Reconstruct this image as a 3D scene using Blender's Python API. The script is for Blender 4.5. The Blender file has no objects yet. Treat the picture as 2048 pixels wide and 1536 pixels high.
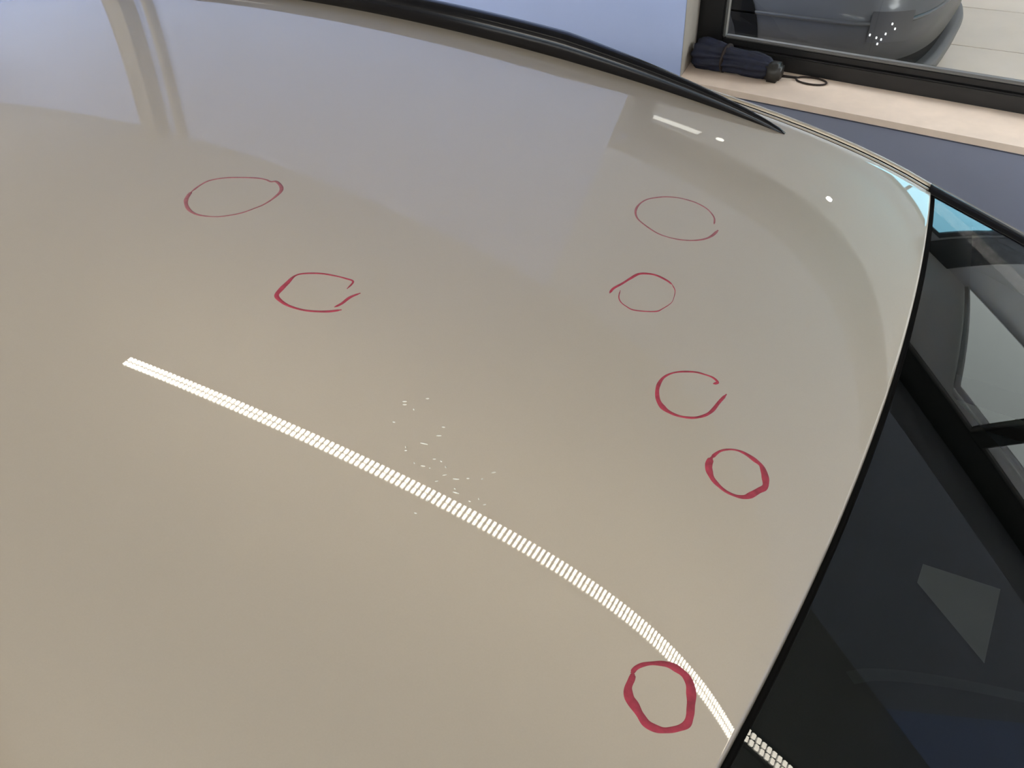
import bpy, bmesh, math, random
import numpy as np
from mathutils import Vector, Matrix
random.seed(7)
SC = bpy.context.scene
COL = SC.collection
Z0 = 1.5                      # height of the roof front edge above the workshop floor

# ------------------------------------------------------------------ camera
W, H, F = 2048, 1536, 1500.0
PITCH, ROLL, YAW = map(math.radians, (42.750111, 4.587372, 36.483466))
CAM = np.array([0.011363, -0.44585, 0.455357])
FW = np.array([-math.sin(YAW)*math.cos(PITCH), math.cos(YAW)*math.cos(PITCH), -math.sin(PITCH)])
RT0 = np.array([math.cos(YAW), math.sin(YAW), 0.0])
UP0 = np.cross(RT0, FW)
RT = math.cos(ROLL)*RT0 - math.sin(ROLL)*UP0
UP = math.sin(ROLL)*RT0 + math.cos(ROLL)*UP0
cd = bpy.data.cameras.new('camera'); cam = bpy.data.objects.new('camera', cd); COL.objects.link(cam)
cd.sensor_width = 36.0; cd.lens = F/W*36.0; cd.clip_start = 0.02
m = Matrix.Identity(4)
for i in range(3):
    m[i][0] = RT[i]; m[i][1] = UP[i]; m[i][2] = -FW[i]; m[i][3] = CAM[i] + (Z0 if i == 2 else 0)
cam.matrix_world = m
SC.camera = cam

# ------------------------------------------------------------------ sky and exposure
wd = bpy.data.worlds.new('sky'); SC.world = wd; wd.use_nodes = True
bg = wd.node_tree.nodes['Background']
bg.inputs[0].default_value = (0.70, 0.84, 1.0, 1); bg.inputs[1].default_value = 6.0
vs = SC.view_settings
vs.view_transform = 'Standard'; vs.look = 'None'; vs.gamma = 1.0; vs.exposure = 0.07; vs.use_curve_mapping = False

FILL_ROOM = 24.0        # radiance of the fill lamps added over the workshop
FILL_HALL = 40.0        # radiance of the square fill lamps added in the hall
LIGHT_LED = 19.0        # radiance of the strip lamp's chips

# ------------------------------------------------------------------ materials
def mat(name, col, rough=0.5, metal=0.0, coat=0.0, coat_rough=0.03, spec=0.5, noise=0.0, nscale=8.0, bump=0.0, bscale=60.0, emit=None, estr=0.0):
    M = bpy.data.materials.new(name); M.use_nodes = True
    nt = M.node_tree; b = nt.nodes['Principled BSDF']
    b.inputs['Base Color'].default_value = (*col, 1); b.inputs['Roughness'].default_value = rough
    b.inputs['Metallic'].default_value = metal; b.inputs['Coat Weight'].default_value = coat
    b.inputs['Coat Roughness'].default_value = coat_rough; b.inputs['Specular IOR Level'].default_value = spec
    if noise or bump:
        tc = nt.nodes.new('ShaderNodeTexCoord')
    if noise:
        n = nt.nodes.new('ShaderNodeTexNoise'); n.inputs['Scale'].default_value = nscale; n.inputs['Detail'].default_value = 6
        nt.links.new(tc.outputs['Object'], n.inputs['Vector'])
        r = nt.nodes.new('ShaderNodeValToRGB')
        r.color_ramp.elements[0].position = 0.3; r.color_ramp.elements[1].position = 0.7
        r.color_ramp.elements[0].color = (*[c*(1-noise) for c in col], 1)
        r.color_ramp.elements[1].color = (*[min(1, c*(1+noise)) for c in col], 1)
        nt.links.new(n.outputs['Fac'], r.inputs['Fac']); nt.links.new(r.outputs['Color'], b.inputs['Base Color'])
    if bump:
        n2 = nt.nodes.new('ShaderNodeTexNoise'); n2.inputs['Scale'].default_value = bscale
        nt.links.new(tc.outputs['Object'], n2.inputs['Vector'])
        bp = nt.nodes.new('ShaderNodeBump'); bp.inputs['Strength'].default_value = bump; bp.inputs['Distance'].default_value = 0.01
        nt.links.new(n2.outputs['Fac'], bp.inputs['Height']); nt.links.new(bp.outputs['Normal'], b.inputs['Normal'])
    if emit:
        b.inputs['Emission Color'].default_value = (*emit, 1); b.inputs['Emission Strength'].default_value = estr
    return M

def glass(name, tint, ior=1.5, rough=0.0):
    M = bpy.data.materials.new(name); M.use_nodes = True
    nt = M.node_tree; nt.nodes.clear()
    o = nt.nodes.new('ShaderNodeOutputMaterial'); mx = nt.nodes.new('ShaderNodeMixShader')
    t = nt.nodes.new('ShaderNodeBsdfTransparent'); g = nt.nodes.new('ShaderNodeBsdfGlossy'); fr = nt.nodes.new('ShaderNodeFresnel')
    t.inputs[0].default_value = (*tint, 1); g.inputs['Roughness'].default_value = rough; fr.inputs[0].default_value = ior
    nt.links.new(fr.outputs[0], mx.inputs[0]); nt.links.new(t.outputs[0], mx.inputs[1]); nt.links.new(g.outputs[0], mx.inputs[2])
    nt.links.new(mx.outputs[0], o.inputs[0])
    return M

def emis(name, col, s):
    M = bpy.data.materials.new(name); M.use_nodes = True
    nt = M.node_tree; nt.nodes.clear()
    o = nt.nodes.new('ShaderNodeOutputMaterial'); e = nt.nodes.new('ShaderNodeEmission')
    e.inputs[0].default_value = (*col, 1); e.inputs[1].default_value = s
    nt.links.new(e.outputs[0], o.inputs[0])
    return M

M = {}
M['paint'] = mat('silver_beige_paint', (0.53, 0.468, 0.383), 0.5, 0.62, 1.0, 0.008, noise=0.012, nscale=900, spec=0.2)
M['paint'].node_tree.nodes['Principled BSDF'].inputs['Coat IOR'].default_value = 1.62
M['rail'] = mat('satin_black_rail', (0.003, 0.003, 0.004), 0.16, spec=0.2)
M['rubber'] = mat('black_rubber', (0.003, 0.003, 0.003), 0.6, spec=0.1)
M['gloss_black'] = mat('gloss_black_trim', (0.003, 0.003, 0.004), 0.15, spec=0.2)
M['frit'] = mat('black_ceramic_frit', (0.006, 0.0055, 0.005), 0.5, spec=0.2)
M['wind'] = glass('windshield_glass', (0.62, 0.72, 0.70))
M['side_glass'] = glass('side_glass', (0.72, 0.82, 0.80))
M['pane'] = glass('window_glass', (0.93, 0.95, 0.94), 1.45)
M['pane_sky_tint'] = glass('sky_tint_glass', (0.38, 0.72, 0.78))  # cyan of the daylight put into the glass tint, the sky is paler
M['sensor'] = mat('sensor_window', (0.19, 0.165, 0.165), 0.4)
M['interior'] = mat('interior_charcoal', (0.02, 0.02, 0.021), 0.8, noise=0.2, nscale=200)
M['red'] = mat('red_grease_pencil', (0.31, 0.026, 0.05), 0.55, noise=0.25, nscale=160)
M['red_thin'] = mat('red_grease_pencil_faint', (0.27, 0.085, 0.095), 0.55, noise=0.25, nscale=160)
M['scratch'] = mat('scratch_glint', (0.62, 0.6, 0.53), 0.2)
M['wall'] = mat('pale_blue_plaster', (0.47, 0.58, 0.92), 0.75, noise=0.03, nscale=3, bump=0.05, bscale=250)
M['wall_low'] = mat('slate_blue_plaster', (0.31, 0.34, 0.46), 0.75, noise=0.03, nscale=3, bump=0.05, bscale=250)
M['wall_high'] = mat('pale_grey_plaster', (0.50, 0.54, 0.64), 0.8, noise=0.03, nscale=3)
M['wall_grey'] = mat('grey_plaster', (0.5, 0.5, 0.5), 0.8, noise=0.03, nscale=3)
M['reveal'] = mat('beige_reveal', (0.36, 0.33, 0.29), 0.7, noise=0.05, nscale=20)
M['white'] = mat('white_plaster', (0.72, 0.71, 0.68), 0.85, noise=0.02, nscale=2)
M['ceiling'] = mat('ceiling_paint', (0.74, 0.71, 0.64), 0.9)
M['frame'] = mat('black_window_frame', (0.008, 0.008, 0.009), 0.4)
M['bead'] = mat('grey_metal_bead', (0.22, 0.22, 0.22), 0.35, 0.7)
M['sill'] = mat('pinkish_stone_sill', (0.92, 0.76, 0.64), 0.45, noise=0.05, nscale=14)
M['concrete'] = mat('workshop_floor_paint', (0.22, 0.22, 0.225), 0.5, noise=0.12, nscale=4)
M['tile'] = mat('beige_floor_tile', (0.55, 0.47, 0.38), 0.28, noise=0.05, nscale=3)
M['grout'] = mat('grey_grout', (0.25, 0.22, 0.18), 0.9)
M['navy'] = mat('navy_umbrella_cloth', (0.008, 0.011, 0.03), 0.7, noise=0.4, nscale=40)
M['plastic'] = mat('dark_plastic', (0.025, 0.024, 0.022), 0.4)
M['cord'] = mat('dark_brown_cord', (0.02, 0.012, 0.01), 0.8)
M['alu'] = mat('brushed_aluminium', (0.6, 0.6, 0.6), 0.35, 1.0)
M['car2'] = mat('charcoal_paint', (0.045, 0.045, 0.045), 0.45, 0.0, 0.15, 0.1, spec=0.3)
M['tyre'] = mat('tyre_rubber', (0.012, 0.012, 0.013), 0.85)
M['rim'] = mat('grey_alloy', (0.35, 0.35, 0.36), 0.3, 0.9)
M['lens'] = mat('smoked_lens', (0.035, 0.035, 0.036), 0.3)
M['drl'] = mat('lamp_chip', (0.8, 0.8, 0.8), 0.3, emit=(1, 1, 1), estr=1.0)
M['led'] = emis('led_chip', (1.0, 0.93, 0.78), LIGHT_LED)
M['fill_room'] = emis('room_fill_diffuser', (1.0, 0.94, 0.84), FILL_ROOM)
M['fill_hall'] = emis('hall_fill_diffuser', (0.95, 0.98, 1.0), FILL_HALL)
M['lamp_slim'] = emis('slim_lamp_diffuser', (1.0, 0.97, 0.9), 3.0)
M['door'] = mat('grey_steel_door', (0.22, 0.22, 0.23), 0.5)

# ------------------------------------------------------------------ mesh helpers
def link(o, parent=None):
    COL.objects.link(o)
    if parent is not None:
        o.parent = parent
    return o

def mk(name, vs_, fs, material, parent=None, smooth=False, flip=False):
    me = bpy.data.meshes.new(name)
    vs_ = [(float(a), float(b), float(c) + Z0) for a, b, c in vs_]
    if parent is not None:
        off = WORLD.get(parent.name, (0, 0, 0))
        vs_ = [(a-off[0], b-off[1], c-off[2]) for a, b, c in vs_]
    if flip: fs = [tuple(reversed(f)) for f in fs]
    me.from_pydata(vs_, [], fs); me.update()
    me.materials.append(material)
    if smooth:
        me.polygons.foreach_set('use_smooth', [True]*len(me.polygons))
    o = bpy.data.objects.new(name, me)
    link(o, parent)
    if parent is not None: WORLD[o.name] = WORLD.get(parent.name, (0, 0, 0))
    return o
WORLD = {}

def thing(name, loc, label, cat, group=None):
    o = bpy.data.objects.new(name, None); COL.objects.link(o)
    loc = (loc[0], loc[1], loc[2] + Z0)
    o.location = loc; o.empty_display_size = 0.1
    WORLD[o.name] = loc
    o['label'] = label; o['category'] = cat
    if group: o['group'] = group
    return o

def struct(o): o['kind'] = 'structure'; return o

def grid(rows):
    n, k = len(rows), len(rows[0])
    v = [p for r in rows for p in r]
    f = [(i*k+j, i*k+j+1, (i+1)*k+j+1, (i+1)*k+j) for i in range(n-1) for j in range(k-1)]
    return v, f

def ring_loft(rings, cap=True):
    n, k = len(rings), len(rings[0])
    v = [p for r in rings for p in r]
    f = [(i*k+j, i*k+(j+1) % k, (i+1)*k+(j+1) % k, (i+1)*k+j) for i in range(n-1) for j in range(k)]
    if cap:
        f.append(tuple(reversed(range(k)))); f.append(tuple((n-1)*k+j for j in range(k)))
    return v, f

def box(x0, x1, y0, y1, z0, z1, bev=0.0):
    bm = bmesh.new(); bmesh.ops.create_cube(bm, size=1)
    for v in bm.verts:
        v.co = Vector(((x0+x1)/2 + v.co.x*(x1-x0), (y0+y1)/2 + v.co.y*(y1-y0), (z0+z1)/2 + v.co.z*(z1-z0)))
    if bev:
        bmesh.ops.bevel(bm, geom=bm.edges[:], offset=bev, segments=2, affect='EDGES')
    bm.verts.index_update()
    v = [tuple(a.co) for a in bm.verts]; f = [tuple(a.index for a in p.verts) for p in bm.faces]
    bm.free(); return v, f

def join(*vf):
    V, Fs = [], []
    for v, f in vf:
        o = len(V); V += list(v); Fs += [tuple(i+o for i in a) for a in f]
    return V, Fs

def tube(path, r, k=8, radii=None):
    path = [np.array(p, float) for p in path]; rings = []
    for i, p in enumerate(path):
        t = path[min(i+1, len(path)-1)] - path[max(i-1, 0)]; t = t/np.linalg.norm(t)
        a = np.array([0, 0, 1.0]) if abs(t[2]) < 0.9 else np.array([1.0, 0, 0])
        u = np.cross(t, a); u /= np.linalg.norm(u); w = np.cross(t, u)
        rr = radii[i] if radii else r
        rings.append([tuple(p + rr*(math.cos(2*math.pi*j/k)*u + math.sin(2*math.pi*j/k)*w)) for j in range(k)])
    return ring_loft(rings)

# ------------------------------------------------------------------ roof surface
XM, RA, RB, RE, RC = -1.085736, 0.080805, 0.031668, 0.086598, 0.040727
X0, HK = 0.00258, 0.160651
YE = 0.538
def zroof(x, y):
    return -RA*((x-XM)**2 - XM**2) - RB*y*y - RE*y**4 - RC*math.exp(min(x, 0.05)/0.12)
def nroof(x, y):
    zx = -2*RA*(x-XM) - RC/0.12*math.exp(min(x, 0.05)/0.12); zy = -2*RB*y - 4*RE*y**3
    n = np.array([-zx, -zy, 1.0]); return n/np.linalg.norm(n)
def xh(y): return X0 - HK*y*y
SW = 0.42
def zwind(x, y):
    return zroof(xh(y), y) - 0.002 - SW*(x - xh(y))
def pix_ray(px, py):
    d = FW*F + RT*(px-W/2) - UP*(py-H/2); return d/np.linalg.norm(d)
def on_roof(px, py):
    """point of the roof panel that a mark seen at this place of the photograph lies on"""
    d = pix_ray(px, py); t = -CAM[2]/d[2]
    for _ in range(30):
        P = CAM + d*t; n = nroof(P[0], P[1]); g = P[2] - zroof(P[0], P[1])
        t -= g/(d @ n / n[2])
    return CAM + d*t

# ------------------------------------------------------------------ the room
TH = math.radians(2.86)
EU = np.array([math.cos(TH), -math.sin(TH), 0]); EV = np.array([math.sin(TH), math.cos(TH), 0]); WO = np.array([0, 2.07, 0])
def wl(vf):
    """wall frame (along, into the wall, height) to room coordinates"""
    v, f = vf
    return [tuple(WO + EU*a + EV*b + np.array([0, 0, c])) for a, b, c in v], f
FL, CE = -1.5, 2.1
UL, UR = -8.0, 6.0
WU0, WU1, WZ0, WZ1 = -1.034, 2.9, -0.635, 1.08      # opening in the wall
TW = 0.30
def struct_mk(name, vf, material, parent=None):
    o = mk(name, vf[0], vf[1], material, parent)
    if parent is None: struct(o)
    return o
floor = struct_mk('floor', box(-8.2, 6.2, -4.2, 2.5, FL-0.1, FL), M['concrete'])
struct_mk('ceiling', box(-8.2, 6.2, -4.2, 2.6, CE, CE+0.1), M['ceiling'])
pl = [(UL, 0), (-1.034, 0), (-1.086, 0.225), (-1.086, TW), (UL, TW)]
splay = ring_loft([[(a, b, z) for a, b in pl] for z in (FL, CE)])
struct_mk('wall_far', wl(join(splay, box(WU1, UR, 0, TW, FL, CE))), M['wall'])
GX0, GX1, GZ, GB = -4.2, 3.8, 1.9, 0.45
struct_mk('wall_over_window', wl(box(WU0, WU1, 0, TW, WZ1, CE)), M['wall_high'])
struct_mk('wall_under_window', wl(box(WU0, WU1, 0, TW, FL, WZ0)), M['wall_low'])
struct_mk('wall_near', join(box(-8.2, GX0, -4.3, -4.2, FL, CE), box(GX1, 6.2, -4.3, -4.2, FL, CE), box(GX0, GX1, -4.3, -4.2, GZ, CE), box(GX0, GX1, -4.3, -4.2, FL, GB)), M['wall_grey'])
w3 = bpy.data.objects.new('fill_window', None); COL.objects.link(w3); struct(w3); w3.location = (0, -4.2, Z0+GB); WORLD['fill_window'] = (0, -4.2, Z0+GB)  # unseen strip of windows, added to brighten the upper wall and roof
for k in range(5):
    a = GX0 + (GX1-GX0-0.06)*k/4
    mk('frame_bar', *box(a, a+0.06, -4.28, -4.22, GB, GZ), M['frame'], w3)
    if k < 4:
        b = GX0 + (GX1-GX0-0.06)*(k+1)/4
        mk('frame_bar', *box(a+.06, b, -4.28, -4.22, GB, GB+0.06), M['frame'], w3)
        mk('frame_bar', *box(a+.06, b, -4.28, -4.22, GZ-0.06, GZ), M['frame'], w3)
        mk('pane', [(a+.05, -4.25, GB+.05), (b+.01, -4.25, GB+.05), (b+.01, -4.25, GZ-.05), (a+.05, -4.25, GZ-.05)], [(0, 1, 2, 3)], M['pane'], w3)
struct_mk('ground', box(-12, 10, -14, -4.2, FL-0.1, FL-0.01), M['concrete'])
struct_mk('wall_left', box(-8.3, -8.2, -4.2, 2.6, FL, CE), M['wall_grey'])
struct_mk('wall_right', box(6.2, 6.3, -4.2, 7.6, FL, CE+0.4), M['wall_grey'])
# pilaster standing on the far wall, only seen mirrored in the roof paint
struct_mk('trim_1', wl(box(-4.75, -4.55, -0.10, 0.0, FL, CE)), M['reveal'])
struct_mk('trim_2', wl(box(-4.38, -4.33, -0.05, 0.0, FL, CE)), M['reveal'])
struct_mk('baseboard_far', wl(box(-4.3, UR-0.4, -0.012, 0.0, FL, FL+0.1, 0.003)), M['bead'])

win = bpy.data.objects.new('window_1', None); COL.objects.link(win); struct(win)
win.location = tuple(WO + np.array([0, 0, Z0+WZ0])); WORLD['window_1'] = tuple(win.location)
rv = [(-1.0335, 0.001), (-1.0325, 0.0), (-1.083, 0.225), (-1.085, 0.225)]
mk('reveal', *wl(ring_loft([[(a, b, z) for a, b in rv] for z in (-0.602, WZ1)])), M['reveal'], win)
mk('window_sill', *wl(ring_loft([[(a, b, z) for a, b in ((-1.034, -0.018), (WU1, -0.018), (WU1, 0.225), (-1.0835, 0.225), (-1.034, 0.0))] for z in (WZ0+0.012, -0.602)])), M['sill'], win)
fy0, fy1 = 0.215, 0.275
def frame_bar(u0, u1, z0, z1, y0=fy0, y1=fy1, name='frame_bar', m_='frame'):
    return mk(name, *wl(box(u0, u1, y0, y1, z0, z1, 0.004)), M[m_], win)
frame_bar(-1.085, -0.985, -0.602, WZ1)
frame_bar(-0.985, WU1, -0.602, -0.548)
frame_bar(-0.985, WU1, -0.546, -0.522, fy0+0.012, fy1)
frame_bar(-0.985, WU1, 0.96, WZ1)
frame_bar(WU1-0.09, WU1, -0.522, 0.96)
frame_bar(1.45, 1.53, -0.522, 0.96)
for u0, u1 in ((-0.985, 1.45), (1.53, WU1-0.09)):
    frame_bar(u0, u0+0.010, -0.522, 0.96, fy0+0.006, fy0+0.03, 'glazing_bead', 'bead')
    frame_bar(u1-0.010, u1, -0.522, 0.96, fy0+0.006, fy0+0.03, 'glazing_bead', 'bead')
    frame_bar(u0+.01, u1-.01, -0.522, -0.512, fy0+0.006, fy0+0.03, 'glazing_bead', 'bead')
    frame_bar(u0+.01, u1-.01, 0.95, 0.96, fy0+0.006, fy0+0.03, 'glazing_bead', 'bead')
    mk('pane', *wl(([(u0+.005, 0.245, -0.515), (u1-.005, 0.245, -0.515), (u1-.005, 0.245, 0.955), (u0+.005, 0.245, 0.955)], [(0, 1, 2, 3)])), M['pane'], win)

# door in the near wall, and unseen pendant lamps added to light the workshop
dr = bpy.data.objects.new('door_1', None); COL.objects.link(dr); struct(dr); dr.location = (-3.0, -4.2, 0); WORLD['door_1'] = (-3.0, -4.2, 0)
mk('door_leaf', *box(-3.45, -2.55, -4.2, -4.16, FL, 0.6, 0.004), M['door'], dr)
mk('door_frame', *join(box(-3.55, -3.45, -4.2, -4.14, FL, 0.7), box(-2.55, -2.45, -4.2, -4.14, FL, 0.7), box(-3.45, -2.55, -4.2, -4.14, 0.6, 0.7)), M['bead'], dr)
mk('door_handle', *tube([(-2.65, -4.16, -0.45), (-2.65, -4.12, -0.45), (-2.77, -4.12, -0.45)], 0.01), M['alu'], dr)

def ceiling_lamp(x, y, lx, ly, z, material, label, group):
    t = thing('ceiling_light', (x, y, z-0.05), label, 'ceiling light', group)
    b = 0.025
    mk('housing', *join(box(x-lx/2, x+lx/2, y-ly/2, y-ly/2+b, z-0.05, z), box(x-lx/2, x+lx/2, y+ly/2-b, y+ly/2, z-0.05, z), box(x-lx/2, x-lx/2+b, y-ly/2+b, y+ly/2-b, z-0.05, z), box(x+lx/2-b, x+lx/2, y-ly/2+b, y+ly/2-b, z-0.05, z)), M['alu'], t)
    mk('diffuser', *box(x-lx/2+b, x+lx/2-b, y-ly/2+b, y+ly/2-b, z-0.04, z-0.02), material, t)
    return t
for k, (x, y) in enumerate(((-6.6, 0.1), (-5.2, -1.9), (-2.6, -3.2), (-0.4, -3.2), (2.0, -3.2), (4.9, -0.9))):
    z = 1.5
    t = thing('fill_pendant', (x, y, z), 'added white opal box fill lamp hanging from the workshop ceiling', 'lamp', 'added workshop fill lamps')
    mk('lamp_cap', *box(x-0.76, x+0.76, y-0.10, y+0.10, z+0.20, z+0.23, 0.004), M['alu'], t)
    mk('diffuser', *box(x-0.75, x+0.75, y-0.09, y+0.09, z, z+0.20), M['fill_room'], t)
    for a in (-0.6, 0.6):
        mk('hanging_wire', *tube([(x+a, y, z+0.23), (x+a, y, CE)], 0.002, 6), M['alu'], t)

# ------------------------------------------------------------------ the hall behind the window
HB = 7.3; HC = 2.25
struct_mk('ceiling_hall', wl(box(-6.4, 6.0, TW, HB-2.07+0.3, HC, HC+0.1)), M['white'])
hw0, hw1, hz0, hz1 = 0.25, 2.2, 1.05, 1.98
struct_mk('wall_hall_back', join(box(-6.5, hw0, HB, HB+0.2, FL, HC+0.3), box(hw1, 6.2, HB, HB+0.2, FL, HC+0.3), box(hw0, hw1, HB, HB+0.2, FL, hz0), box(hw0, hw1, HB, HB+0.2, hz1, HC+0.3)), M['white'])
struct_mk('wall_hall_left', box(-6.6, -6.5, 2.75, HB+0.2, FL, HC+0.3), M['white'])
w2 = bpy.data.objects.new('window_2', None); COL.objects.link(w2); struct(w2); w2.location = (1.4, HB, Z0+hz0); WORLD['window_2'] = (1.4, HB, Z0+hz0)
for a in (hw0, (hw0+hw1)/2-0.03, hw1-0.06):
    mk('frame_bar', *box(a, a+0.06, HB+0.02, HB+0.08, hz0, hz1), M['frame'], w2)
for a in (hz0, hz1-0.06):
    mk('frame_bar', *box(hw0+.06, hw1-.06, HB+0.02, HB+0.08, a, a+0.06), M['frame'], w2)
for a, b in ((hw0+.06, (hw0+hw1)/2-.03), ((hw0+hw1)/2+.03, hw1-.06)):
    mk('pane', [(a, HB+.05, hz0+.06), (b, HB+.05, hz0+.06), (b, HB+.05, hz1-.06), (a, HB+.05, hz1-.06)], [(0, 1, 2, 3)], M['pane_sky_tint'], w2)

struct_mk('reflected_dark_strip', box(2.22, 2.60, HB-0.06, HB, FL, HC), M['frame'])  # unseen dark upright, added for its black reflection in the windshield
fh = struct_mk('floor_hall', box(-6.6, 6.2, 2.5, HB+0.2, FL-0.1, FL-0.006), M['grout'])
WORLD['floor_hall'] = (0, 0, 0)
ty = [2.52, 3.08, 3.92, 4.76, 5.60, 6.44, 7.28]
tx = [-6.5, -5.1, -3.7, -2.3, -0.9, 0.9, 2.3, 3.7, 5.1, 6.15]
tile_me = {}
for i in range(len(ty)-1):
    for j in range(len(tx)-1):
        key = (round(tx[j+1]-tx[j], 3), round(ty[i+1]-ty[i], 3))
        if key not in tile_me:
            v, f = box(-key[0]/2+.004, key[0]/2-.004, -key[1]/2+.004, key[1]/2-.004, FL-0.007, FL, 0.002)
            o = mk('tile', v, f, M['tile'], fh); tile_me[key] = o.data
        else:
            o = bpy.data.objects.new('tile', tile_me[key]); link(o, fh)
        o.location = ((tx[j]+tx[j+1])/2, (ty[i]+ty[i+1])/2, 0)
for (x, y, lx) in ((-1.62, 5.0, 0.72), (-3.6, 5.0, 0.72)):
    ceiling_lamp(x, y, lx, 0.20, HC-0.13, M['lamp_slim'], 'slim rectangular lamp under the ceiling of the tiled hall', 'hall ceiling lamps')
ceiling_lamp(4.3, 3.6, 1.6, 1.6, HC-.13, M['fill_hall'], 'added large square fill lamp under the ceiling of the tiled hall', 'added hall fill lamps')  # unseen square lamp, added to light the hall
ceiling_lamp(4.15, 6.1, 2.6, 2.2, HC-.02, emis('soft_fill_panel', (0.93, 1.0, 0.97), 3.0), 'added very large soft fill panel under the ceiling of the tiled hall', 'added hall fill panels')  # unseen glowing panel, added to brighten what the windshield mirrors
ceiling_lamp(-3.6, 3.4, 1.6, 1.0, HC-.13, M['fill_hall'], 'added large square fill lamp under the ceiling of the tiled hall', 'added hall fill lamps')  # second added lamp for the hall's light
for x, y, z, es in ((0.28, 5.0, 2.06, 60.0), (-1.08, 5.0, 2.05, 6.0)):
    t = thing('spotlight', (x, y, HC), 'small round spotlight hanging under the ceiling of the tiled hall', 'spotlight', 'hall spotlights')
    mk('housing', *tube([(x, y, HC), (x, y, z+0.06), (x, y, z+.059), (x, y, z)], 0, 16, [0.012, 0.012, 0.045, 0.045]), M['alu'], t)
    mk('bulb', *tube([(x, y, z), (x, y, z-0.012)], 0.04, 16), emis('spot_bulb', (1, 0.97, 0.9), es), t)

# ------------------------------------------------------------------ the car
car = thing('car', (-0.3, 0, FL), 'silver beige car with black roof rails and red circles drawn on its roof', 'car')
def ext(y):  # roof rows: past the ends the panel turns down
    pass
NX, NY = 150, 90
lip = [(0.0012, -0.0006), (0.0022, -0.0022), (0.0028, -0.006), (0.0028, -0.014)]
ts = [(-1 + 2*j/NY) for j in range(NY+1)]
ss = [1-(1-i/NX)**1.35 for i in range(NX+1)]
cols = [('e', -1, k) for k in (3, 2, 1, 0)] + [('g', t, None) for t in ts] + [('e', 1, k) for k in (0, 1, 2, 3)]
rowsdef = [('e', -1, k) for k in (3, 2, 1, 0)] + [('g', s, None) for s in ss] + [('e', 1, k) for k in (0, 1, 2, 3)]
XR = -2.12
rows = []
for rk_, s, rk2 in rowsdef:
    row = []
    for ck, t, ck2 in cols:
        sx = min(max(s, 0), 1) if rk_ == 'g' else (0 if s < 0 else 1)
        y = (t if ck == 'g' else float(t))*YE
        x = XR + sx*(xh(y)-XR); z = zroof(x, y)
        if rk_ == 'e': x += s*lip[rk2][0]; z += lip[rk2][1]
        if ck == 'e': y += t*lip[ck2][0]; z += lip[ck2][1]
        row.append((x, y, z))
    rows.append(row)
v, f = grid(rows)
roof = mk('roof_panel', v, f, M['paint'], car, True, flip=True)

# strokes drawn with a red grease pencil
def ribbon(points, widths, material, name, parent, lift=0.00025, nseg=5):
    P = [np.array(p, float) for p in points]
    # Catmull-Rom resample in the photograph's own outline of the stroke
    Q, Wd = [], []
    for i in range(len(P)-1):
        p0, p1, p2, p3 = P[max(i-1, 0)], P[i], P[i+1], P[min(i+2, len(P)-1)]
        for k in range(nseg):
            t = k/nseg
            Q.append(0.5*((2*p1) + (-p0+p2)*t + (2*p0-5*p1+4*p2-p3)*t*t + (-p0+3*p1-3*p2+p3)*t**3))
            Wd.append(widths[i]*(1-t)+widths[i+1]*t)
    Q.append(P[-1]); Wd.append(widths[-1])
    R = [on_roof(*p) for p in Q]
    L, D = [], []
    n_ = len(R)
    for i, p in enumerate(R):
        tg = R[min(i+1, n_-1)]-R[max(i-1, 0)]; tg = tg/np.linalg.norm(tg)
        n = nroof(p[0], p[1]); b = np.cross(n, tg)
        dist = np.linalg.norm(p-CAM)
        w = Wd[i]*dist/F*(1+0.10*math.sin(i*0.37)+0.05*math.sin(i*0.83))
        if i < 2 or i > n_-3: w *= 0.55
        a = p + b*w/2; c_ = p - b*w/2
        a[2] = zroof(a[0], a[1]); c_[2] = zroof(c_[0], c_[1])
        L.append(a); D.append(c_)
    rows = []
    for i in range(n_):
        n = nroof(R[i][0], R[i][1]); up = n*lift
        mid = R[i].copy(); mid[2] = zroof(mid[0], mid[1])
        rows.append([tuple(L[i]), tuple(L[i]*.8+mid*.2+up), tuple(mid+up*1.2), tuple(D[i]*.8+mid*.2+up), tuple(D[i])])
    v, f = grid(rows)
    return v, f
def zz(ox, oy, sc, pts): return [(ox+a/sc, oy+b/sc) for a, b in pts]
def circle(label, strokes, material):
    parts = [ribbon(p, w, None, '', None) for p, w in strokes]
    o = mk('drawn_circle', *join(*parts), material, roof, True, flip=False)
    o['label'] = label
    return o
c1 = zz(350, 330, 4.8, [(160, 255), (240, 195), (330, 150), (470, 125), (620, 120), (780, 125), (870, 140), (920, 160), (975, 160), (1020, 210), (1010, 260), (930, 330), (850, 380), (780, 410), (640, 460), (500, 487), (380, 497), (240, 482), (160, 450), (115, 400), (105, 340), (130, 290), (160, 255)])
circle('flat wide thin red oval', [(c1, [4, 3.5, 4, 4, 3.5, 4, 4, 4, 5, 8, 7, 3.5, 3.5, 3.5, 3, 3, 3, 4, 5, 7, 8, 7, 4])], M['red_thin'])
c2 = zz(350, 330, 4.8, [(1650, 1190), (1710, 1120), (1640, 1090), (1540, 1065), (1400, 1042), (1240, 1042), (1150, 1065), (1080, 1130), (1020, 1190), (975, 1250), (1010, 1300), (1090, 1350), (1220, 1390), (1350, 1405), (1480, 1405), (1600, 1390)])
c2b = zz(350, 330, 4.8, [(1530, 1365), (1600, 1330), (1680, 1270), (1780, 1230)])
circle('red oval with broken hooked right end', [(c2, [3, 4, 4, 4, 4, 4, 5, 9, 9, 10, 8, 5, 5, 6, 6, 5]), (c2b, [4, 6, 7, 5])], M['red'])
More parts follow.
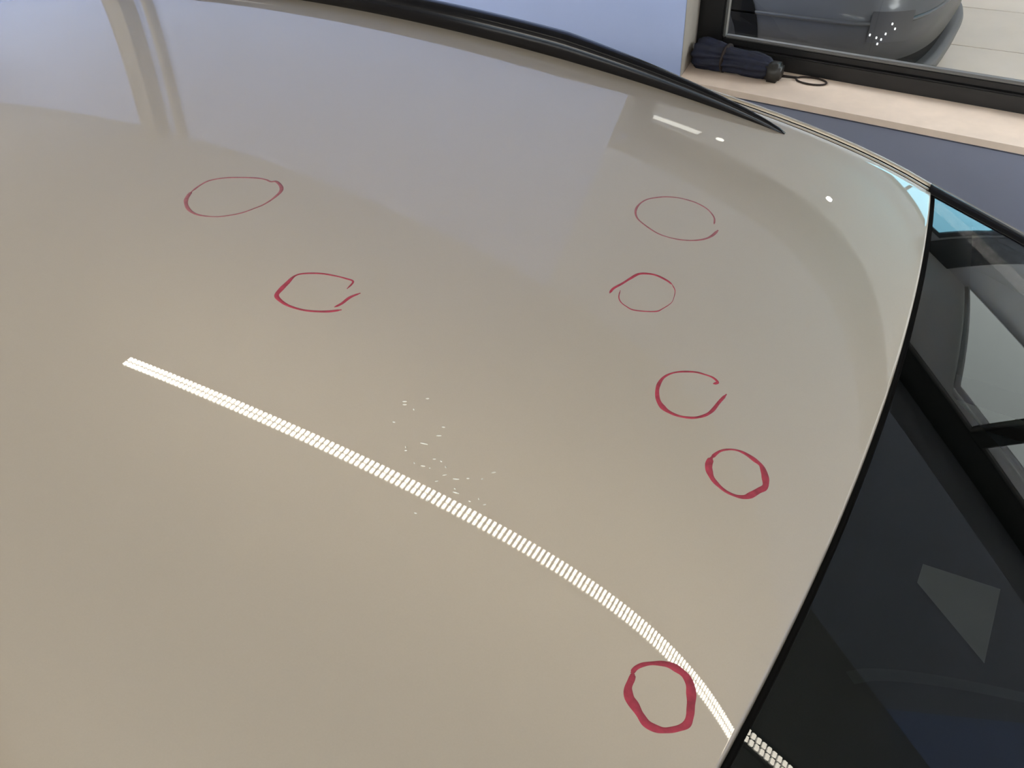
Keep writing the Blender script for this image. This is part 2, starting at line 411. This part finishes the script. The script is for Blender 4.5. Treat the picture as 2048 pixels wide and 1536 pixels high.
c3 = zz(1180, 360, 5.12, [(1270, 455), (1275, 400), (1250, 350), (1190, 290), (1090, 235), (1000, 205), (900, 182), (780, 172), (680, 180), (590, 197), (520, 235), (475, 290), (468, 350), (500, 410), (580, 475), (680, 540), (780, 580), (900, 608), (1040, 620), (1170, 605), (1250, 570), (1310, 515)])
circle('thin faint red oval open at its right end', [(c3, [3, 3, 3, 3, 3, 3, 3, 3, 3, 3, 3.4, 4, 4, 3.6, 3, 3, 3, 3, 3, 4.5, 5.5, 5.5])], M['red_thin'])
c4 = zz(1180, 360, 5.12, [(200, 1160), (240, 1110), (330, 1060), (410, 1010), (500, 962), (600, 960), (690, 980), (790, 1030), (840, 1070)])
c4b = zz(1180, 360, 5.12, [(840, 1070), (870, 1130), (860, 1200), (830, 1260), (740, 1320), (680, 1345), (560, 1345), (440, 1330), (380, 1300), (320, 1255), (295, 1200), (310, 1130)])
circle('small red circle with strong upper arc and faint lower arc', [(c4, [4, 5, 5, 6, 5.5, 5, 6, 5, 3]), (c4b, [2, 1.6, 1.2, 1.2, 1.8, 3, 3, 3, 2, 2.4, 2.4, 1.5])], M['red'])
c5 = zz(1280, 700, 4.8, [(700, 325), (745, 310), (700, 265), (620, 235), (530, 212), (400, 208), (300, 225), (225, 265), (180, 330), (165, 400), (175, 480), (220, 550), (290, 600), (380, 635), (480, 650), (560, 645), (640, 620), (700, 575), (760, 500), (830, 425)])
circle('red open circle like a letter C', [(c5, [4, 6, 5, 4, 4, 4, 4, 5, 7, 9, 10, 11, 8, 6, 5, 5, 7, 7, 6, 5])], M['red'])
c6 = zz(1280, 700, 4.8, [(680, 1040), (760, 975), (850, 955), (940, 965), (1020, 1000), (1100, 1055), (1160, 1105), (1190, 1170), (1205, 1240), (1200, 1315), (1140, 1350), (1060, 1395), (1000, 1412), (920, 1400), (830, 1360), (760, 1305), (700, 1240), (668, 1170), (660, 1100), (690, 1030)])
circle('thick red circle with angular right side', [(c6, [8, 4.5, 4, 4.5, 7, 10, 10, 14, 14, 13, 12, 11, 9, 7, 6, 8, 12, 14, 14, 10])], M['red'])
c7 = zz(1200, 1280, 5.12, [(320, 345), (370, 285), (450, 250), (560, 238), (680, 248), (780, 290), (870, 360), (920, 450), (935, 560), (930, 680), (920, 780), (890, 860), (800, 905), (680, 925), (580, 910), (480, 860), (420, 780), (360, 680), (300, 590), (290, 490), (325, 400), (345, 345)])
circle('large thick red circle beside the windshield edge', [(c7, [8, 8, 8, 8, 10, 14, 16, 17, 18, 18, 16, 13, 11, 11, 12, 15, 17, 18, 18, 16, 13, 9])], M['red'])

# scuffs in the clear coat, their lamp glints painted as a pale colour
sc_list = [(480, 235, 38, 0), (480, 262, 36, 0), (560, 305, 18, 60), (385, 415, 25, 10), (680, 210, 30, 0), (820, 460, 30, 5), (780, 535, 46, 0), (650, 605, 66, 12), (490, 635, 22, 70), (490, 665, 22, 0),
           (565, 775, 18, 45), (700, 820, 16, 0), (840, 810, 22, 60), (740, 740, 28, 0), (800, 760, 20, 30), (830, 880, 40, -10), (930, 915, 56, 5), (1035, 910, 24, 0), (1160, 915, 24, -15), (1260, 858, 40, -8),
           (920, 1000, 18, 40), (930, 1035, 58, 15), (680, 1105, 30, 0), (575, 1215, 28, 20), (1130, 1090, 20, 70), (1050, 1110, 24, 20), (1180, 1140, 28, -10), (760, 935, 30, -10), (640, 800, 40, 8)]
for (a, b, ln, an) in sc_list:
    cx, cy = 700+a/4.3875, 750+b/4.3875; l2 = ln/4.3875/2; ca, sa = math.cos(math.radians(an)), math.sin(math.radians(an))
    pts = [(cx-ca*l2, cy-sa*l2), (cx, cy-0.6), (cx+ca*l2, cy+sa*l2)]
    v, f = ribbon(pts, [1.6, 3.0, 1.6], None, '', None, 0.0006, 3)
    mk('scuff_mark', v, f, M['scratch'], roof, True)

# roof rails
def rail_path(side):
    xs = list(np.linspace(-1.98, -0.62, 40)) + list(np.linspace(-0.60, -0.226, 40))
    rings = []
    for x in xs:
        yb = (0.516578 - 0.021012*(x+1)**2)
        e = min(1.0, max(0.0, (-0.226-x)/0.34)); er = min(1.0, max(0.0, (x+1.985)/0.3))
        taper = min(e**0.62, 1)*min(1, max(er, .001)**0.6)
        h = 0.0305*taper + 0.0006; w = 0.034*(0.16+0.84*min(1, e**0.8)) if x > -1.5 else 0.034
        yb -= 0.000
        pr = [(0, -0.004), (0.0, h*0.55), (w*0.10, h*0.84), (w*0.30, h*0.98), (w*0.5, h), (w*0.72, h*0.97), (w*0.92, h*0.8), (w*1.02, h*0.45), (w*1.02, -0.012)]
        zb = zroof(x, yb)
        rings.append([(x, side*(yb+a), zb+b) for a, b in pr])
    return ring_loft(rings)
for sd in (1, -1):
    v, f = rail_path(sd)
    mk('roof_rail', v, f, M['rail'], car, True, flip=(sd < 0))

# roof edge mouldings and door frame tops
def strip(side, prof, x0, x1, n=60):
    rows = []
    for i in range(n+1):
        x = x0 + (x1-x0)*i/n
        z = zroof(x, YE)
        rows.append([(x, side*(YE+0.0025+(a-0.0025)*1.35), z+b*(0.9 if b > -0.01 else 1.0)) for a, b in prof])
    return grid(rows)
for sd in (1, -1):
    xa, xb = -2.1, xh(YE)
    mk('roof_gutter', *strip(sd, [(0.0025, -0.0105), (0.0062, -0.0105), (0.0064, -0.0036), (0.0068, -0.0036), (0.0069, -0.0045), (0.0118, -0.0045), (0.0119, -0.0105), (0.0158, -0.0105), (0.0160, -0.0060), (0.0166, -0.0058), (0.0170, -0.012)], xa, xb), M['rubber'], car, False, flip=(sd > 0))
    mk('roof_moulding', *strip(sd, [(0.0069, -0.0042), (0.0076, -0.0030), (0.0105, -0.0030), (0.0116, -0.0044)], xa, xb), M['paint'], car, True, flip=(sd > 0))
    mk('side_frame', *strip(sd, [(0.0168, -0.0075), (0.0172, -0.0055), (0.019, -0.0035), (0.023, -0.0045), (0.0275, -0.012), (0.031, -0.024), (0.040, -0.06)], xa, xb), M['paint'], car, True, flip=(sd > 0))

# windshield
XW = 0.92
def side_y(x): return 0.545 + 0.20*(x+0.045)
rows = []
for i in range(41):
    u = i/40; row = []
    for j in range(61):
        t = -1+2*j/60
        y = t*0.545
        for _ in range(3):
            xs_ = xh(y)+0.0078; x = xs_ + u*(XW-0.25*(t*0.75)**2-xs_); y = t*side_y(x)
        row.append((x, y, zwind(x, y)))
    rows.append(row)
ws = mk('windshield', *grid(rows), M['wind'], car, True, flip=True)
def plate(fn, n, k, drop, name, material, parent=ws):
    rows = [[fn(i/n, j/k) for j in range(k+1)] for i in range(n+1)]
    rows = [[(x, y, zwind(x, y)-drop) for x, y in r] for r in rows]
    return mk(name, *grid(rows), material, parent, True, flip=True)
mk('header_seal', *grid([[(xh(t)+a, t, zroof(xh(t), t)+b) for t in np.linspace(-0.55, 0.55, 81)] for a, b in ((0.0024, -0.016), (0.0026, -0.0085), (0.0034, -0.0075), (0.0060, -0.0080), (0.0072, -0.0078), (0.0074, -0.0056), (0.0080, -0.0054), (0.0084, -0.009))]), M['rubber'], ws, True, flip=True)
def cframe(y):  # lower edge of the black print at the top of the glass
    a = abs(y)
    return xh(y) + 0.056
plate(lambda u, w: (lambda y: (xh(y)+0.0078+u*0.050, y))(-0.552+1.104*w), 4, 60, 0.004, 'black_print_band', M['frit'])
def cen(u, w):
    x = 0.05+u*0.25
    hw = 0.215-0.47*(x-0.045) if x < 0.16 else max(0.10, 0.161-0.4*(x-0.16))
    return (x, (-1+2*w)*hw)
plate(cen, 16, 16, 0.0045, 'black_print_centre', M['frit'])
for sd in (1, -1):
    plate(lambda u, w: (lambda x: (x, sd*(side_y(x)-0.022*(1-w if sd > 0 else w))))(-0.03+u*0.85), 40, 3, 0.0042, 'black_print_side', M['frit'])
o = plate(lambda u, w: (0.072+u*0.060, (-0.017-0.026*u) + w*(0.020+0.054*u)), 4, 4, 0.0025, 'camera_window', M['sensor'])
o['label'] = 'small grey trapezoid camera window in the black print'
plate(lambda u, w: (0.045+0.16*w+u*0.008, -0.125+0.105*w**0.8-u*.004), 2, 16, 0.0028, 'sensor_bracket', M['interior'])

# A-pillars
for sd in (1, -1):
    rows = []; rows2 = []
    for i in range(41):
        x = -0.046 + i/40*0.90
        y = side_y(x); z = zwind(x, y) if x > xh(y) else zroof(x, y)-.002
        rows.append([(x, sd*(y-0.006), z+0.0005), (x, sd*(y-0.003), z+0.004), (x, sd*(y+0.008), z+0.005), (x, sd*(y+0.016), z+0.0035), (x, sd*(y+0.0175), z-0.003)])
        rows2.append([(x, sd*(y+0.0185), z-0.003), (x, sd*(y+0.021), z-0.0015), (x, sd*(y+0.026), z-0.004), (x, sd*(y+0.03), z-0.014), (x, sd*(y+0.045), z-0.05), (x, sd*(y+0.01), z-0.07)])
    mk('pillar_trim', *grid(rows), M['gloss_black'], car, True, flip=(sd > 0))
    mk('front_pillar', *grid(rows2), M['gloss_black'], car, True, flip=(sd > 0))

# lower body, doors, glass, wheels
def ybody(z):
    return float(np.interp(-z, [0.06, 0.55, 0.62, 0.85, 1.1, 1.28], [0.578, 0.80, 0.835, 0.885, 0.875, 0.84]))
def panel(sd, x0f, x1f, z0, z1, nx=12, nz=10, off=0.0):
    rows = []
    for k in range(nz+1):
        z = z0+(z1-z0)*k/nz; a, b = x0f(z), x1f(z)
        rows.append([(a+(b-a)*i/nx, sd*(ybody(z)+off), z) for i in range(nx+1)])
    return grid(rows)
def apx(z): return 0.02 + (-0.10-z)*1.62
for sd in (1, -1):
    fl = (sd < 0)
    d1 = mk('front_door', *panel(sd, lambda z: -0.86, lambda z: 0.46, -1.22, -0.55), M['paint'], car, True, flip=not fl)
    mk('door_window', *panel(sd, lambda z: -0.80, lambda z: min(apx(z), 0.68), -0.55, -0.075), M['side_glass'], d1, False, flip=not fl)
    mk('door_handle', *tube([(-0.78, sd*0.845, -0.68), (-0.76, sd*0.885, -0.675), (-0.62, sd*0.885, -0.67), (-0.60, sd*0.845, -0.67)], 0.011), M['paint'], d1, True)
    d2 = mk('rear_door', *panel(sd, lambda z: -1.78, lambda z: -0.866, -1.22, -0.55), M['paint'], car, True, flip=not fl)
    mk('door_window', *panel(sd, lambda z: -1.75, lambda z: -0.90, -0.55, -0.075), M['side_glass'], d2, False, flip=not fl)
    mk('door_handle', *tube([(-1.70, sd*0.845, -0.66), (-1.68, sd*0.885, -0.655), (-1.54, sd*0.885, -0.65), (-1.52, sd*0.845, -0.65)], 0.011), M['paint'], d2, True)
    mk('middle_pillar', *panel(sd, lambda z: -0.90, lambda z: -0.80, -0.55, -0.06, 2, 6, 0.002), M['gloss_black'], car, True, flip=not fl)
    mk('rear_pillar', *panel(sd, lambda z: -2.12+0.28*z, lambda z: -1.75, -0.55, -0.06, 3, 8, 0.001), M['paint'], car, True, flip=not fl)
    mk('rear_wing', *panel(sd, lambda z: -2.36, lambda z: -1.786, -1.22, -0.55), M['paint'], car, True, flip=not fl)
    fd = mk('front_wing', *panel(sd, lambda z: 0.466, lambda z: 1.80, -1.22, -0.62), M['paint'], car, True, flip=not fl)
    mk('sill_panel', *panel(sd, lambda z: -2.3, lambda z: 1.75, -1.28, -1.222, 4, 2), M['interior'], car, True, flip=not fl)
    # door trims seen from inside
    mk('door_trim', *panel(sd, lambda z: -1.9, lambda z: 0.8, -1.2, -0.56, 6, 4, -0.05), M['interior'], car, True, flip=fl)
    for wx in (1.18, -1.62):
        wh = mk('wheel', *tube([(wx, sd*0.66, -1.16), (wx, sd*0.68, -1.16), (wx, sd*0.87, -1.16), (wx, sd*0.895, -1.16)], 0, 32, [0.30, 0.34, 0.34, 0.30]), M['tyre'], car, True)
        mk('rim', *tube([(wx, sd*0.88, -1.16), (wx, sd*0.90, -1.16)], 0.22, 24), M['rim'], wh)
    # mirrors
    mr = mk('door_mirror', *ring_loft([[(0.42+a*0.07*k_, sd*y_, -0.49+b*0.06*k_) for a, b in [(math.cos(q_), math.sin(q_)) for q_ in np.linspace(0, 2*math.pi, 17)[:-1]]] for y_, k_ in ((0.80, .25), (0.85, .7), (0.90, 1), (0.98, .95), (1.02, .5))]), M['paint'], car, True)
# hood, bumper, tail
rows = []
for i in range(21):
    u = i/20; row = []
    for j in range(31):
        t = -1+2*j/30
        x = 0.62+0.18*(1-t*t)+u*(1.85-0.55*abs(t)**3-0.7); y = t*(0.80-0.04*u); z = -0.47-0.12*u**1.6-0.16*abs(t)**3*(0.4+0.6*u)+(-0.03 if u == 0 else 0)
        row.append((x, y, z))
    rows.append(row)
mk('hood', *grid(rows), M['paint'], car, True, flip=True)
def band(sgn, xoff, zs, wid):
    rows = []
    for z, ins in zs:
        row = []
        for j in range(41):
            t = -1+2*j/40
            row.append((xoff+sgn*(0.30*(1-abs(t)**2.6)-ins), t*wid, z))
        rows.append(row)
    return grid(rows)
mk('front_bumper', *band(1, 1.62, [(-1.26, 0.06), (-1.15, 0.0), (-0.95, 0.0), (-0.78, 0.03), (-0.64, 0.12)], 0.86), M['paint'], car, True)
mk('rear_bumper', *band(-1, -2.30, [(-1.26, 0.06), (-1.15, 0.0), (-0.9, 0.0), (-0.78, 0.06)], 0.86), M['paint'], car, True)
rows = [[(x, t*yy, z) for t in np.linspace(-1, 1, 13)] for x, z, yy in ((-2.122, 0.0, 0.53), (-2.17, -0.04, 0.56), (-2.38, -0.5, 0.74), (-2.48, -0.58, 0.80), (-2.52, -0.8, 0.96))]
mk('tailgate', *grid(rows), M['paint'], car, True)
# cabin
mk('headliner', *grid([[(x, y*0.95, zroof(x, y)-0.03) for y in np.linspace(-0.53, 0.53, 9)] for x in np.linspace(-2.05, -0.09, 9)]), M['interior'], car, True)
mk('cabin_floor', *box(-2.2, 0.9, -0.78, 0.78, -1.22, -1.18), M['interior'], car)
rows = [[(x, y, z-0.05*abs(y)) for y in np.linspace(-0.76, 0.76, 13)] for x, z in ((0.86, -0.50), (0.70, -0.47), (0.50, -0.47), (0.40, -0.50), (0.36, -0.62), (0.42, -0.95), (0.5, -1.18))]
mk('dashboard', *grid(rows), M['interior'], car, True)
for sy in (0.36, -0.36):
    st = mk('front_seat', *box(-0.62, -0.12, sy-0.25, sy+0.25, -1.17, -0.82, 0.05), M['interior'], car, True)
    v, f = box(-0.66, -0.54, sy-0.24, sy+0.24, -0.80, -0.28, 0.05)
    mk('seat_back', [(a-0.25*(c_+0.8), b, c_) for a, b, c_ in v], f, M['interior'], st, True)

# ------------------------------------------------------------------ the strip lamp mirrored in the roof
LA = np.array([-1.242928, 0.041077, 0.821515]); LB = np.array([0.692309, 0.180308, 0.564897])
LU = (LB-LA)/np.linalg.norm(LB-LA); LS = np.cross([0, 0, 1], LU); LS /= np.linalg.norm(LS); LN = np.cross(LU, LS)
LLEN = 2.24
lamp = thing('strip_lamp', tuple(LA+LU*LLEN/2), 'long slim strip lamp with two rows of light chips hanging over the car', 'lamp')
def lf(vf):
    v, f = vf
    return [tuple(LA + LU*a + LS*b + LN*c_) for a, b, c_ in v], f
mk('lamp_bar', *lf(box(-0.03, LLEN+0.03, -0.022, 0.022, 0.003, 0.022, 0.003)), M['alu'], lamp)
NCH = 170
pit = LLEN/NCH
chip = None
rotm = Matrix((LU, LS, LN)).transposed().to_4x4()
far_chips = []
for i in range(NCH):
    for r_ in (-1, 1):
        p = LA + LU*(pit*(i+0.5)) + LS*0.0068*r_
        if i < NCH-149:                     # the columns that show smallest share one mesh
            vv, ff = box(-0.0034, 0.0034, -0.0050, 0.0050, 0, 0.003)
            far_chips.append(([tuple(p + LU*a + LS*b + LN*c_) for a, b, c_ in vv], ff)); continue
        if chip is None:
            me = bpy.data.meshes.new('light_chip'); vv, ff = box(-0.0034, 0.0034, -0.0050, 0.0050, 0, 0.003)
            me.from_pydata(vv, [], ff); me.materials.append(M['led']); chip = me
        o = bpy.data.objects.new('light_chip', chip); link(o, lamp)
        o.matrix_local = Matrix.Translation(Vector(p) + Vector((0, 0, Z0)) - Vector(WORLD[lamp.name])) @ rotm
o = mk('far_light_chips', *join(*far_chips), M['led'], lamp); o['kind'] = 'stuff'
for a in (0.15, LLEN-0.15):
    p = LA+LU*a
    mk('hanging_wire', *tube([tuple(p+LN*0.02), (p[0], p[1], CE)], 0.0015, 6), M['alu'], lamp)

# ------------------------------------------------------------------ umbrella lying on the sill
um = thing('umbrella', tuple(WO+EU*(-0.87)+EV*0.10+np.array([0, 0, -0.602])), 'folded navy blue umbrella with wrist cord lying on the window sill', 'umbrella')
rings = []
NU = 26
for i in range(NU+1):
    u = i/NU; a = -1.048+0.30*u
    r = 0.057*(0.93+0.07*math.sin(u*9.0+.4))*min(1, (u/0.05)**0.4 if u < 0.05 else 1)*(1-0.34*u**1.4)*(1 if u < 0.93 else (1-(u-0.93)*5))
    if u == 0: r = 0.008
    ring = []
    for j in range(40):
        ph = 2*math.pi*j/40
        rr = r*(1+0.17*math.sin(9*ph+7.5*u)+0.06*math.sin(3*ph-9*u))
        zc = -0.602 + max(rr*math.sin(ph)*0.85 + 0.048*(1-0.25*u), 0.0008)
        ring.append((a, 0.138-0.012*u+rr*math.cos(ph)*1.0, zc))
    rings.append(ring)
mk('folded_cloth', *wl(ring_loft(rings)), M['navy'], um, True)
rings = []
for i, u in enumerate((0.0, 0.04, 0.5, 0.96, 1.0)):
    a = -0.925+0.006*u; k_ = 0.93 if u in (0.0, 1.0) else 1.0
    rings.append([(a, 0.134+0.0565*k_*math.cos(2*math.pi*j/32), -0.602+max(0.0005, 0.044+0.048*k_*math.sin(2*math.pi*j/32))) for j in range(32)])
mk('closing_band', *wl(ring_loft(rings)), M['cord'], um, True)
v, f = box(-0.765, -0.712, 0.090, 0.150, -0.600, -0.540, 0.010)
mk('handle', *wl((v, f)), M['plastic'], um, True)
pts = [(-0.714, 0.140, -0.585)]
for k in range(25):
    ph = math.pi*0.9 - 2*math.pi*k/24*0.97
    pts.append((-0.622+0.052*math.cos(ph), 0.172+0.030*math.sin(ph), -0.5985))
pts.append((-0.716, 0.132, -0.586))
mk('wrist_cord', *wl(tube(pts, 0.0032, 6)), M['cord'], um, True)

# ------------------------------------------------------------------ charcoal car in the hall
c2c = thing('car', (-2.7, 5.0, FL), 'charcoal grey car parked on the tiled floor behind the window', 'car')
def plan(off, n=80, xr=-4.7):
    pts = []
    hw = 0.97+off
    for j in range(n+1):
        th = math.pi/2 - math.pi*j/n
        v_ = math.sin(th); s_ = abs(v_)**0.8*(1 if v_ >= 0 else -1)
        y = 5.0 + hw*s_
        x = -0.5+off-0.55*(1-max(0.0, 1-abs(s_)**3)**(1/3))
        pts.append((x, y))
    pts += [(x, 5.0-hw) for x in np.linspace(-1.3, xr, 14)] + [(xr, y) for y in np.linspace(5-hw, 5+hw, 9)[1:-1]] + [(x, 5+hw) for x in np.linspace(xr, -1.3, 14)]
    return pts
def levels(lv):
    return ring_loft([[(x, y, z) for x, y in plan(o_)] for z, o_ in lv])
mk('body', *levels([(-1.165, -0.015), (-1.16, 0.0), (-1.0, 0.005), (-0.90, -0.005), (-0.87, -0.025), (-0.78, -0.05), (-0.70, -0.10), (-0.64, -0.22), (-0.62, -0.40)]), M['car2'], c2c, True)
mk('air_intake', *levels([(-1.27, -0.03), (-1.16, -0.03)]), M['rubber'], c2c)
lp = levels([(-1.36, 0.0), (-1.35, 0.03), (-1.29, 0.04), (-1.262, 0.03), (-1.258, 0.0)])
mk('bumper_lip', *lp, M['car2'], c2c, True)
mk('underbody', *levels([(-1.38, -0.12), (-1.34, -0.12)]), M['rubber'], c2c)
# horizontal crease across the bumper
mk('bumper_crease', *levels([(-0.965, 0.004), (-0.962, 0.012), (-0.950, 0.012), (-0.945, 0.003)]), M['lens'], c2c, True)
for wy, sg in ((4.03, -1), (5.97, 1)):
    for wx in (-1.80, -3.9):
        ar = mk('wheel_arch', *tube([(wx, wy-sg*0.2, -1.12), (wx, wy+sg*0.012, -1.12)], 0.44, 40), M['rubber'], c2c)
        wh = mk('wheel', *tube([(wx, wy-sg*.18, -1.16), (wx, wy-sg*0.16, -1.16), (wx, wy+sg*0.0, -1.16), (wx, wy+sg*0.025, -1.16)], 0, 32, [0.30, 0.34, 0.34, 0.30]), M['tyre'], c2c, True)
        mk('rim', *tube([(wx, wy+sg*0.02, -1.16), (wx, wy+sg*0.035, -1.16)], 0.21, 24), M['rim'], wh)
cab = [(-1.75, 0.88, -0.63), (-2.45, 0.66, -0.14), (-3.7, 0.64, -0.12), (-4.5, 0.80, -0.60)]
rows = [[(x, 5+t*w_, z-0.03*abs(t)**3) for t in np.linspace(-1, 1, 15)] for x, w_, z in cab]
mk('cabin_roof', *grid(rows[1:3]), M['car2'], c2c, True)
mk('front_glass', *grid(rows[0:2]), M['lens'], c2c, True)
mk('rear_glass', *grid(rows[2:4]), M['lens'], c2c, True)
for sg in (-1, 1):
    mk('side_window', [(-1.75, 5+sg*0.88, -0.66), (-4.5, 5+sg*0.80, -0.63), (-3.7, 5+sg*0.64, -0.15), (-2.45, 5+sg*0.66, -0.17)], [(0, 1, 2, 3)], M['lens'], c2c)
# headlight wrapping round the corner, with small lamp chips
for sg in (-1, 1):
    rows = []
    for k in range(7):
        u = k/6; row = []
        for j in range(21):
            w_ = j/20; s_ = 0.80+0.165*w_
            x = -0.5-0.55*(1-max(0, 1-s_**3)**(1/3)); y = 5+sg*0.97*s_
            row.append((x+0.012, y+sg*0.012, -1.06+0.155*u+0.015*w_))
        rows.append(row)
    hl = mk('headlight', *grid(rows), M['lens'], c2c, True)
    for s_, z in ((0.962, -1.005), (0.938, -1.052), (0.889, -0.982), (0.92, -1.003), (0.945, -1.02), (0.905, -0.955), (0.93, -1.03)):
        x = -0.5-0.55*(1-max(0, 1-s_**3)**(1/3)); y = 5+sg*0.97*s_
        p = (x+0.016, y+sg*0.016, z)
        v, f = tube([(p[0], p[1], p[2]-0.005), (p[0], p[1], p[2]-.0049), (p[0], p[1], p[2]+0.0049), (p[0], p[1], p[2]+0.005)], 0, 8, [0.002, 0.004, 0.004, 0.002])
        mk('lamp_chip', v, f, M['drl'], hl)
